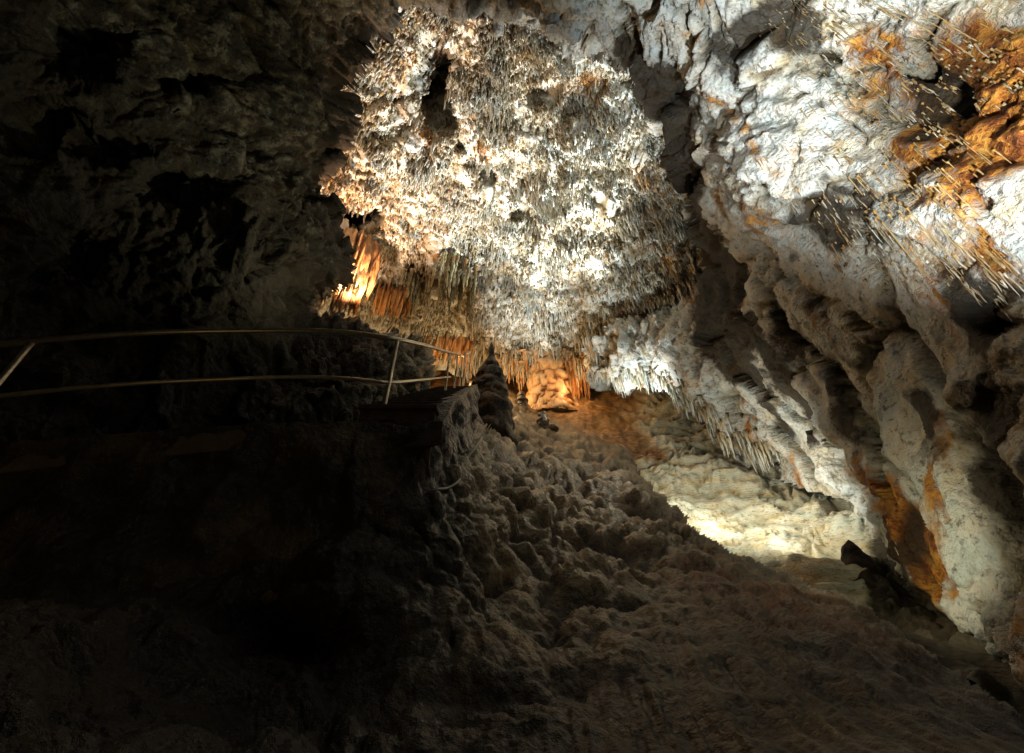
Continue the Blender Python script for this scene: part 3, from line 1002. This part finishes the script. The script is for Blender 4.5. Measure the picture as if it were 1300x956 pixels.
def boulder(name, loc, size, seed, mat, label, cat='rock'):
    rng = np.random.RandomState(seed)
    nu, nv = 48, 28
    a = np.linspace(0, 2 * np.pi, nu, endpoint=False)
    t = np.linspace(.02, math.pi - .02, nv)
    V = np.stack([np.sin(t)[:, None] * np.cos(a), np.sin(t)[:, None] * np.sin(a), np.repeat(np.cos(t)[:, None], nu, 1)], -1).reshape(-1, 3)
    f1, f2 = worley(V * 1.3 + seed, 12)
    n = fbm(V * 1.5 + seed, 4)
    k = 1 + .28 * (.5 - f1) + .22 * n
    V = V * k[:, None] * np.array(size)
    idx = np.arange(nu * nv).reshape(nv, nu)
    nx = np.roll(idx, -1, 1)
    F = np.stack([idx[:-1], idx[1:], nx[1:], nx[:-1]], -1).reshape(-1, 4)
    o = mesh_from(name, V, F, mat, {'cav': .4 + .5 * n, 'stain': 0 * n, 'dirt_shade': 0 * n + .3})
    o.location = loc
    return tag(o, label, cat)


boulder('rock', P(702, 545, 13.8), (.17, .17, .17), 61, M_stalag, 'fist sized dark rounded rock beside the white lit patch')
o = lathe('rock', P(1093, 722, 7.9), [(.6, -.7), (.34, -.2), (.24, .0), (.18, .14), (.10, .28), (.004, .36)], M_dark, 62, .3)
tag(o, 'dark upright wedge of rock at the right end of the bright shelf', 'rock')
boulder('rock', P(955, 574, 14.2), (.3, .25, .18), 64, M_shelf, 'small pale rock under the overhang above the bright shelf')
boulder('rock', P(978, 642, 11.6), (.36, .3, .34), 65, M_shelf, 'rounded white boulder set in the bright shelf')

# orange column in the back niche and its drapery
b = P(700, 508, 18.7)
col = lathe('column', b, [(1.35, -1.0), (1.12, 0), (1.02, .4), (1.05, .8), (.98, 1.15), (1.0, 1.5), (.9, 1.8), (.8, 2.1), (.9, 2.5)], M_orange, 71, .11, sides=64, flute=.05, stain=.25)
tag(col, 'squat orange flowstone column lit at the back of the cave', 'column')


def drapery(name, line, length, mat, seed, label, depth=.18, folds=16, stain=.3, taper=.4):
    """hanging sheet with pleats: line is a list of (px,py,r) of its upper edge"""
    a = np.array([P(*q) for q in line])
    s = np.concatenate([[0], np.cumsum(np.linalg.norm(np.diff(a, axis=0), axis=1))])
    nu, nv = 160, 60
    u = np.linspace(0, 1, nu)
    top = np.stack([np.interp(u * s[-1], s, a[:, i]) for i in range(3)], 1)
    tang = np.gradient(top, axis=0)
    nor = np.stack([-tang[:, 1], tang[:, 0], 0 * u], 1)
    nor /= np.linalg.norm(nor, axis=1, keepdims=True)
    nor[np.sum(nor * (CAM - top), 1) < 0] *= -1
    v = np.linspace(0, 1, nv)
    q = np.stack([u * folds * .55, 0 * u + seed, 0 * u], 1)
    fold = np.abs(perlin(q)) * 2 + .5 * np.abs(perlin(q * 2.3))
    L = length * (1 - taper * np.abs(perlin(np.stack([u * folds * .8, 0 * u + seed + 5, 0 * u], 1))) * 2 - .2 * np.random.RandomState(seed).rand(nu))
    V = top[None] - np.array([0, 0, 1.0]) * (v[:, None] * L[None])[..., None]
    fold2 = np.abs(perlin(np.stack([np.repeat((u * folds * .55)[None], nv, 0).ravel() + .25 * np.repeat(v, nu), np.repeat(v * 1.6, nu) + seed, np.zeros(nu * nv)], 1))).reshape(nv, nu) * 2
    bul = depth * (.25 + (.5 * fold[None] + .6 * fold2) * (1.1 - .6 * v[:, None])) + .35 * np.sin(v[:, None] * 1.5) * (1 - v[:, None]) * depth * 4
    V = V + nor[None] * bul[..., None]
    Vf = V.reshape(-1, 3)
    fn = fbm(Vf * np.array([5, 5, 1.5]), 3)
    Vf = Vf + nor[None].repeat(nv, 0).reshape(-1, 3) * (.04 * fn)[:, None]
    idx = np.arange(nu * nv).reshape(nv, nu)
    F = np.stack([idx[:-1, :-1], idx[1:, :-1], idx[1:, 1:], idx[:-1, 1:]], -1).reshape(-1, 4)
    cav = .2 + .5 * np.tile(fold, nv) + .3 * fn
    o = mesh_from(name, Vf, F, mat, {'cav': cav, 'stain': stain + .3 * fn, 'dirt_shade': 0 * cav})
    return tag(o, label, 'drapery')


drapery('drapery', [(434, 318, 15.4), (452, 304, 15.5), (470, 304, 15.6), (482, 314, 15.8)], 3.0, M_orange, 81, 'pleated orange flowstone drapery below the hole at the left of the roof', .3, 12)
drapery('drapery', [(425, 374, 14.2), (440, 366, 14.4), (458, 370, 14.6)], 1.3, M_orange, 86, 'small glowing orange drapery low beside the dark left wall', .2, 8, .3)
drapery('drapery', [(716, 455, 19.5), (728, 452, 19.5), (744, 456, 19.4)], 2.6, M_orange, 82, 'narrow brown drapery hanging right of the squat column', .2, 8, .7)
drapery('drapery', [(478, 368, 16.6), (500, 366, 16.8), (520, 372, 17.2)], 1.7, M_orange, 83, 'broad tan drapery between the orange drapery and the green curtain', .3, 14, .5)
drapery('drapery', [(540, 425, 19), (565, 423, 19.5), (600, 428, 20)], 2.0, M_orange, 84, 'small orange drapery with fringe behind the upper handrail', .25, 14, .4)


# ------------------------------------------------------------------ stairs, walkway and railing
def box_mesh(bxs):
    V, F = [], []
    for (x0, x1, y0, y1, z0, z1) in bxs:
        b = len(V)
        V += [(x, y, z) for z in (z0, z1) for y in (y0, y1) for x in (x0, x1)]
        F += [[b + i for i in q] for q in ((0, 2, 3, 1), (4, 5, 7, 6), (0, 1, 5, 4), (2, 6, 7, 3), (0, 4, 6, 2), (1, 3, 7, 5))]
    return np.array(V, float), np.array(F)


def bevelled(o, w=.01):
    m = o.modifiers.new('bevel', 'BEVEL')
    m.width = w
    m.segments = 2
    return o


RAIL_PX = [(-140, 452, 5.6), (0, 437, 5.2), (100, 428, 4.9), (200, 422, 4.65), (300, 420, 4.45), (400, 420, 4.3), (450, 423, 4.25), (480, 427, 4.25), (505, 431, 4.33), (525, 435, 4.75),
           (545, 440, 5.5), (565, 446, 6.8), (580, 450, 8.2), (588, 452, 9.6)]
RAIL = np.array([P(*q) for q in RAIL_PX])


def dense(pts, n=140):
    """Catmull-Rom"""
    p = np.vstack([2 * pts[0] - pts[1], pts, 2 * pts[-1] - pts[-2]])
    out = []
    m = len(pts) - 1
    for k in range(n + 1):
        t = k / n * m
        i = min(int(t), m - 1)
        f = t - i
        a, b, c, d = p[i:i + 4]
        out.append(.5 * (2 * b + (c - a) * f + (2 * a - 5 * b + 4 * c - d) * f * f + (3 * b - a - 3 * c + d) * f ** 3))
    return np.array(out)


def tube(name, pts, rad, mat, parent=None, sides=12):
    pts = np.array(pts, float)
    V, F = [], []
    t = np.gradient(pts, axis=0)
    t /= np.linalg.norm(t, axis=1, keepdims=True)
    up = np.array([0, 0, 1.0]) if abs(t[0][2]) < .9 else np.array([1.0, 0, 0])
    for i, p in enumerate(pts):
        s = np.cross(t[i], up)
        s /= np.linalg.norm(s)
        w = np.cross(s, t[i])
        for j in range(sides):
            a = 2 * math.pi * j / sides
            V.append(p + rad * (s * math.cos(a) + w * math.sin(a)))
    n = len(pts)
    for i in range(n - 1):
        for j in range(sides):
            F.append((i * sides + j, i * sides + (j + 1) % sides, (i + 1) * sides + (j + 1) % sides, (i + 1) * sides + j))
    # end caps
    for e, ring in ((pts[0], 0), (pts[-1], n - 1)):
        c = len(V)
        V.append(e)
        for j in range(sides):
            F.append((ring * sides + j, ring * sides + (j + 1) % sides, c, c))
    V = np.array(V)
    me = bpy.data.meshes.new(name)
    me.from_pydata([tuple(v) for v in V], [], [tuple(dict.fromkeys(f)) for f in F])
    for p_ in me.polygons: p_.use_smooth = True
    me.materials.append(mat)
    me.update()
    o = bpy.data.objects.new(name, me)
    COL.objects.link(o)
    if parent:
        o.parent = parent
        o.matrix_parent_inverse = parent.matrix_world.inverted()
    return o


rail = dense(RAIL)
base_loc = rail[70] - np.array([0, 0, 1.0])
hr = empty('handrail', (0, 0, 0), 'long curved steel handrail with two rails along the walkway and up the stairs', 'handrail')
tube('top_rail', rail, .025, M_metal, hr)
midr = rail[:126] - np.array([0, 0, .51])
tube('mid_rail', midr, .017, M_metal, hr)


def rail_at(px):
    k = np.argmin([abs(px - ((q - CAM)[0] / ((q - CAM)[1] * CP + (q - CAM)[2] * SP) * FPX + CX)) for q in rail])
    return rail[k]


for px in (44, 505, 571, 581, 587):
    t = rail_at(px)
    po = tube('post', [t - np.array([0, 0, 1.02]), t - np.array([0, 0, .5]), t], .021, M_metal, hr)
# right-hand rail at the head of the stairs
hr2 = empty('handrail', (0, 0, 0), 'short steel handrail at the head of the stairs right of the long one', 'handrail')
h0 = P(591, 450, 9.2)
h1 = P(597, 446, 11.0)
tube('top_rail', dense(np.array([h0, h1]), 8), .022, M_metal, hr2)
for t in (h0, h1):
    tube('post', [t - np.array([0, 0, 1.0]), t - np.array([0, 0, .5]), t], .02, M_metal, hr2)

# stairs up from the landing
x0, x1 = -1.34, -.68


def shear(V):
    V[:, 0] -= np.maximum(V[:, 1] - 3.25, 0) * .05
    return V


n = 15
land_z = rail[int(140 * 8 / 13)][2] - 1.0
ys = np.linspace(3.25, 8.0, n + 1)
zs = np.linspace(land_z, rail[-1][2] - 1.0, n + 1)
st = empty('staircase', (-.9, 3.25, land_z - .5), 'dark concrete staircase climbing past the tiered stalagmite', 'staircase')
for i in range(n):
    V, F = box_mesh([(x0, x1, ys[i], ys[i + 1] + .02, zs[i] - .45, zs[i + 1] - .06)])
    s = mesh_from('step', shear(V) - np.array(st.location), F, M_conc, parent=st, smooth=False)
    V, F = box_mesh([(x0 - .02, x1 + .02, ys[i] - .03, ys[i + 1] + .018, zs[i + 1] - .058, zs[i + 1] - .01)])
    tr = mesh_from('tread', shear(V) - np.array(st.location), F, M_conc, parent=s, smooth=False)
    bevelled(tr)
# walkway along the left and its retaining wall
line = [rail[k] - np.array([0, 0, 1.0]) for k in range(0, int(140 * 8 / 13) + 1, 4)]
line = np.array(line)
tn = np.gradient(line, axis=0)
nr = np.stack([-tn[:, 1], tn[:, 0], 0 * tn[:, 0]], 1)
nr /= np.linalg.norm(nr, axis=1, keepdims=True)
front = line - nr * .12
front[-1] = (-.585, 3.16, front[-1][2])
back = line + nr * 1.6
back[:, 2] = line[:, 2]
m = len(line)
V = np.concatenate([front, back, back - [0, 0, .2], front - [0, 0, .2]])
i = np.arange(m - 1)
F = np.concatenate([np.stack([a * m + i, a * m + i + 1, b * m + i + 1, b * m + i], 1) for a, b in ((0, 1), (1, 2), (2, 3), (3, 0))])
o = mesh_from('path', V, F, M_conc, smooth=False)
tag(o, kind='structure')
# rough retaining wall: along the walkway, round the corner and up beside the stairs
side = []
for f in np.linspace(0, 1, 24):
    y = 3.5 + f * 4.6
    g = (y - ys[0]) / (ys[-1] - ys[0])
    side.append((x1 + .10 - max(y - 3.25, 0) * .05, y, zs[0] + g * (zs[-1] - zs[0]) + .20))
run = np.concatenate([front[:-2], np.array([(-.74, 3.17, land_z), (-.63, 3.25, land_z)]), np.array(side)])
cum = np.concatenate([[0], np.cumsum(np.linalg.norm(np.diff(run[:, :2], axis=0), axis=1))])
nu, nv = 420, 80
u = np.linspace(0, cum[-1], nu)
top = np.stack([np.interp(u, cum, run[:, k]) for k in range(3)], 1)
for _ in range(3):
    top[1:-1] = (top[:-2] + top[2:] + 2 * top[1:-1]) / 4
tg = np.gradient(top, axis=0)
nn = np.stack([tg[:, 1], -tg[:, 0], 0 * u], 1)
nn /= np.linalg.norm(nn, axis=1, keepdims=True)
v = np.linspace(0, 1, nv)
G = top[None] - np.array([0, 0, 1.0]) * (v[:, None] * 2.0)[..., None]
G = G + nn[None] * (.02 + .30 * v[:, None] ** 1.5)[..., None]
Gf = G.reshape(-1, 3)
f1, f2 = worley(Gf * 1.5, 15)
dd = .13 * fbm(Gf * 1.3, 4) + .12 * (.5 - f1) + .03 * fbm(Gf * 7, 3)
dd = dd * np.repeat(sstep(-.02, .12, v), nu)
Gf = Gf + np.tile(nn, (nv, 1)) * dd[:, None]
Gf[:, 2] += np.repeat(sstep(.2, 0, v), nu) * .06 * fbm(Gf * 2.5 + 7, 3)
cap = (top - nn * .22 + [0, 0, -.05])
Gf = np.concatenate([cap, Gf])
idx = np.arange(nu * (nv + 1)).reshape(nv + 1, nu)
F = np.stack([idx[:-1, :-1], idx[1:, :-1], idx[1:, 1:], idx[:-1, 1:]], -1).reshape(-1, 4)
n_ = len(Gf)
wn = fbm(Gf * 2, 3)
o = mesh_from('retaining_wall', Gf, F, M_slope, {'cav': .30 + .4 * wn, 'stain': .15 + .3 * wn, 'dirt_shade': .62 + .4 * fbm(Gf + 9, 3)})
tag(o, 'rough brown retaining wall under the walkway at the lower left', 'wall')

# loose cable over the slope by the stairs
pp = [slope_at(x, y) + np.array([0, 0, .03]) for (x, y) in [(612, 556), (598, 575), (590, 592), (582, 612), (570, 622), (548, 632), (520, 640)]]
c = tube('cable', dense(np.array(pp), 60), .012, M_cable, None, 8)
tag(c, 'thin grey cable lying on the slope at the foot of the stairs', 'cable')

# ------------------------------------------------------------------ light: show-cave lamps hidden among the rocks, plus added fill lights
world = bpy.data.worlds.new('World')
scene.world = world
world.use_nodes = True
world.node_tree.nodes['Background'].inputs[0].default_value = (.6, .75, 1, 1)
world.node_tree.nodes['Background'].inputs[1].default_value = 0.0006


def spot(name, loc, target, power, col, angle=70, blend=.6, size=.12):
    l = bpy.data.lights.new(name, 'SPOT')
    l.energy = power
    l.color = col
    l.spot_size = math.radians(angle)
    l.spot_blend = blend
    l.shadow_soft_size = size
    o = bpy.data.objects.new(name, l)
    COL.objects.link(o)
    o.location = loc
    d = Vector(target) - Vector(loc)
    o.rotation_euler = d.to_track_quat('-Z', 'Y').to_euler()
    return o


def point(name, loc, power, col, size=.1):
    l = bpy.data.lights.new(name, 'POINT')
    l.energy = power
    l.color = col
    l.shadow_soft_size = size
    o = bpy.data.objects.new(name, l)
    COL.objects.link(o)
    o.location = loc
    return o


COOL = (.93, 1.0, .98)
WARM = (1.0, .62, .28)
PALE = (1.0, .95, .78)
up = np.array([0, 0, 1.0])
spot('dome_lamp', P(728, 538, 13.4) + up * .5, P(655, 185, 16.5), 9500, (1, 1, .95), 74, .7)
spot('dome_lamp', P(640, 498, 15.4) + up * .9, P(585, 180, 15.5), 5000, (1, .98, .92), 50, .7)
spot('wall_lamp', np.array([2.9, 1.9, .8]), P(1105, 90, 8.3), 5600, (.94, 1, 1), 60, 1.0)
spot('wall_lamp', np.array([1.2, .6, .9]), P(1165, 130, 7.5), 4000, (1, 1, .94), 42, 1.0)  # frontal fill, added to brighten the upper right wall
spot('shelf_lamp', P(905, 672, 8.8) + up * .8, P(940, 600, 13), 210, (1, .97, .82), 150, .5, .3)
spot('shelf_lamp', P(985, 700, 8.0) + up * .9, P(1020, 640, 11), 140, (1, .97, .82), 150, .5, .3)
spot('dome_lamp', P(676, 500, 14.6) + up * .5, P(672, 392, 19), 1500, (.9, .98, 1), 62, 1.0)  # added fill for the underside of the dome
spot('edge_lamp', P(800, 575, 13.0) + up * .2, P(810, 440, 15.5), 1100, COOL, 80, .8)
spot('low_wall_fill', P(985, 712, 4.6) + up * .18, P(1200, 690, 6.3), 105, (1, .93, .62), 80, 1.0, .2)  # fill added in front of the lower right wall to brighten it
point('niche_lamp', P(640, 492, 16.6) + up * .35, 170, WARM)
point('niche_lamp', P(592, 478, 17.0), 170, WARM)
point('niche_lamp', P(730, 492, 17.2) + up * .3, 90, WARM)
spot('left_lamp', P(452, 388, 13.2), P(455, 255, 15.0), 3400, (1, .62, .40), 118, .9)
point('left_lamp', P(472, 398, 14.0), 110, WARM)
spot('patch_lamp', P(697, 538, 13.9) + up * .3, P(680, 528, 15.2), 22, COOL, 90, .6)
spot('slope_fill', P(820, 490, 13.0), P(715, 572, 9.0), 320, (1, .84, .58), 54, 1.0)  # added in mid-air, stands in for bounce light on the slope
point('path_fill', (-2.6, .8, 1.6), 7.5, (1, .72, .3))
spot('path_fill', P(570, 470, 6.6) + up * .5, P(335, 250, 9.3), 430, (1, .90, .60), 84, 1.0)  # added fill for the left wall in place of spill from the dome

# ------------------------------------------------------------------ render settings
scene.render.engine = 'CYCLES'
scene.view_settings.view_transform = 'Standard'
scene.view_settings.look = 'None'
scene.view_settings.exposure = 0
scene.cycles.max_bounces = 4
scene.cycles.diffuse_bounces = 1
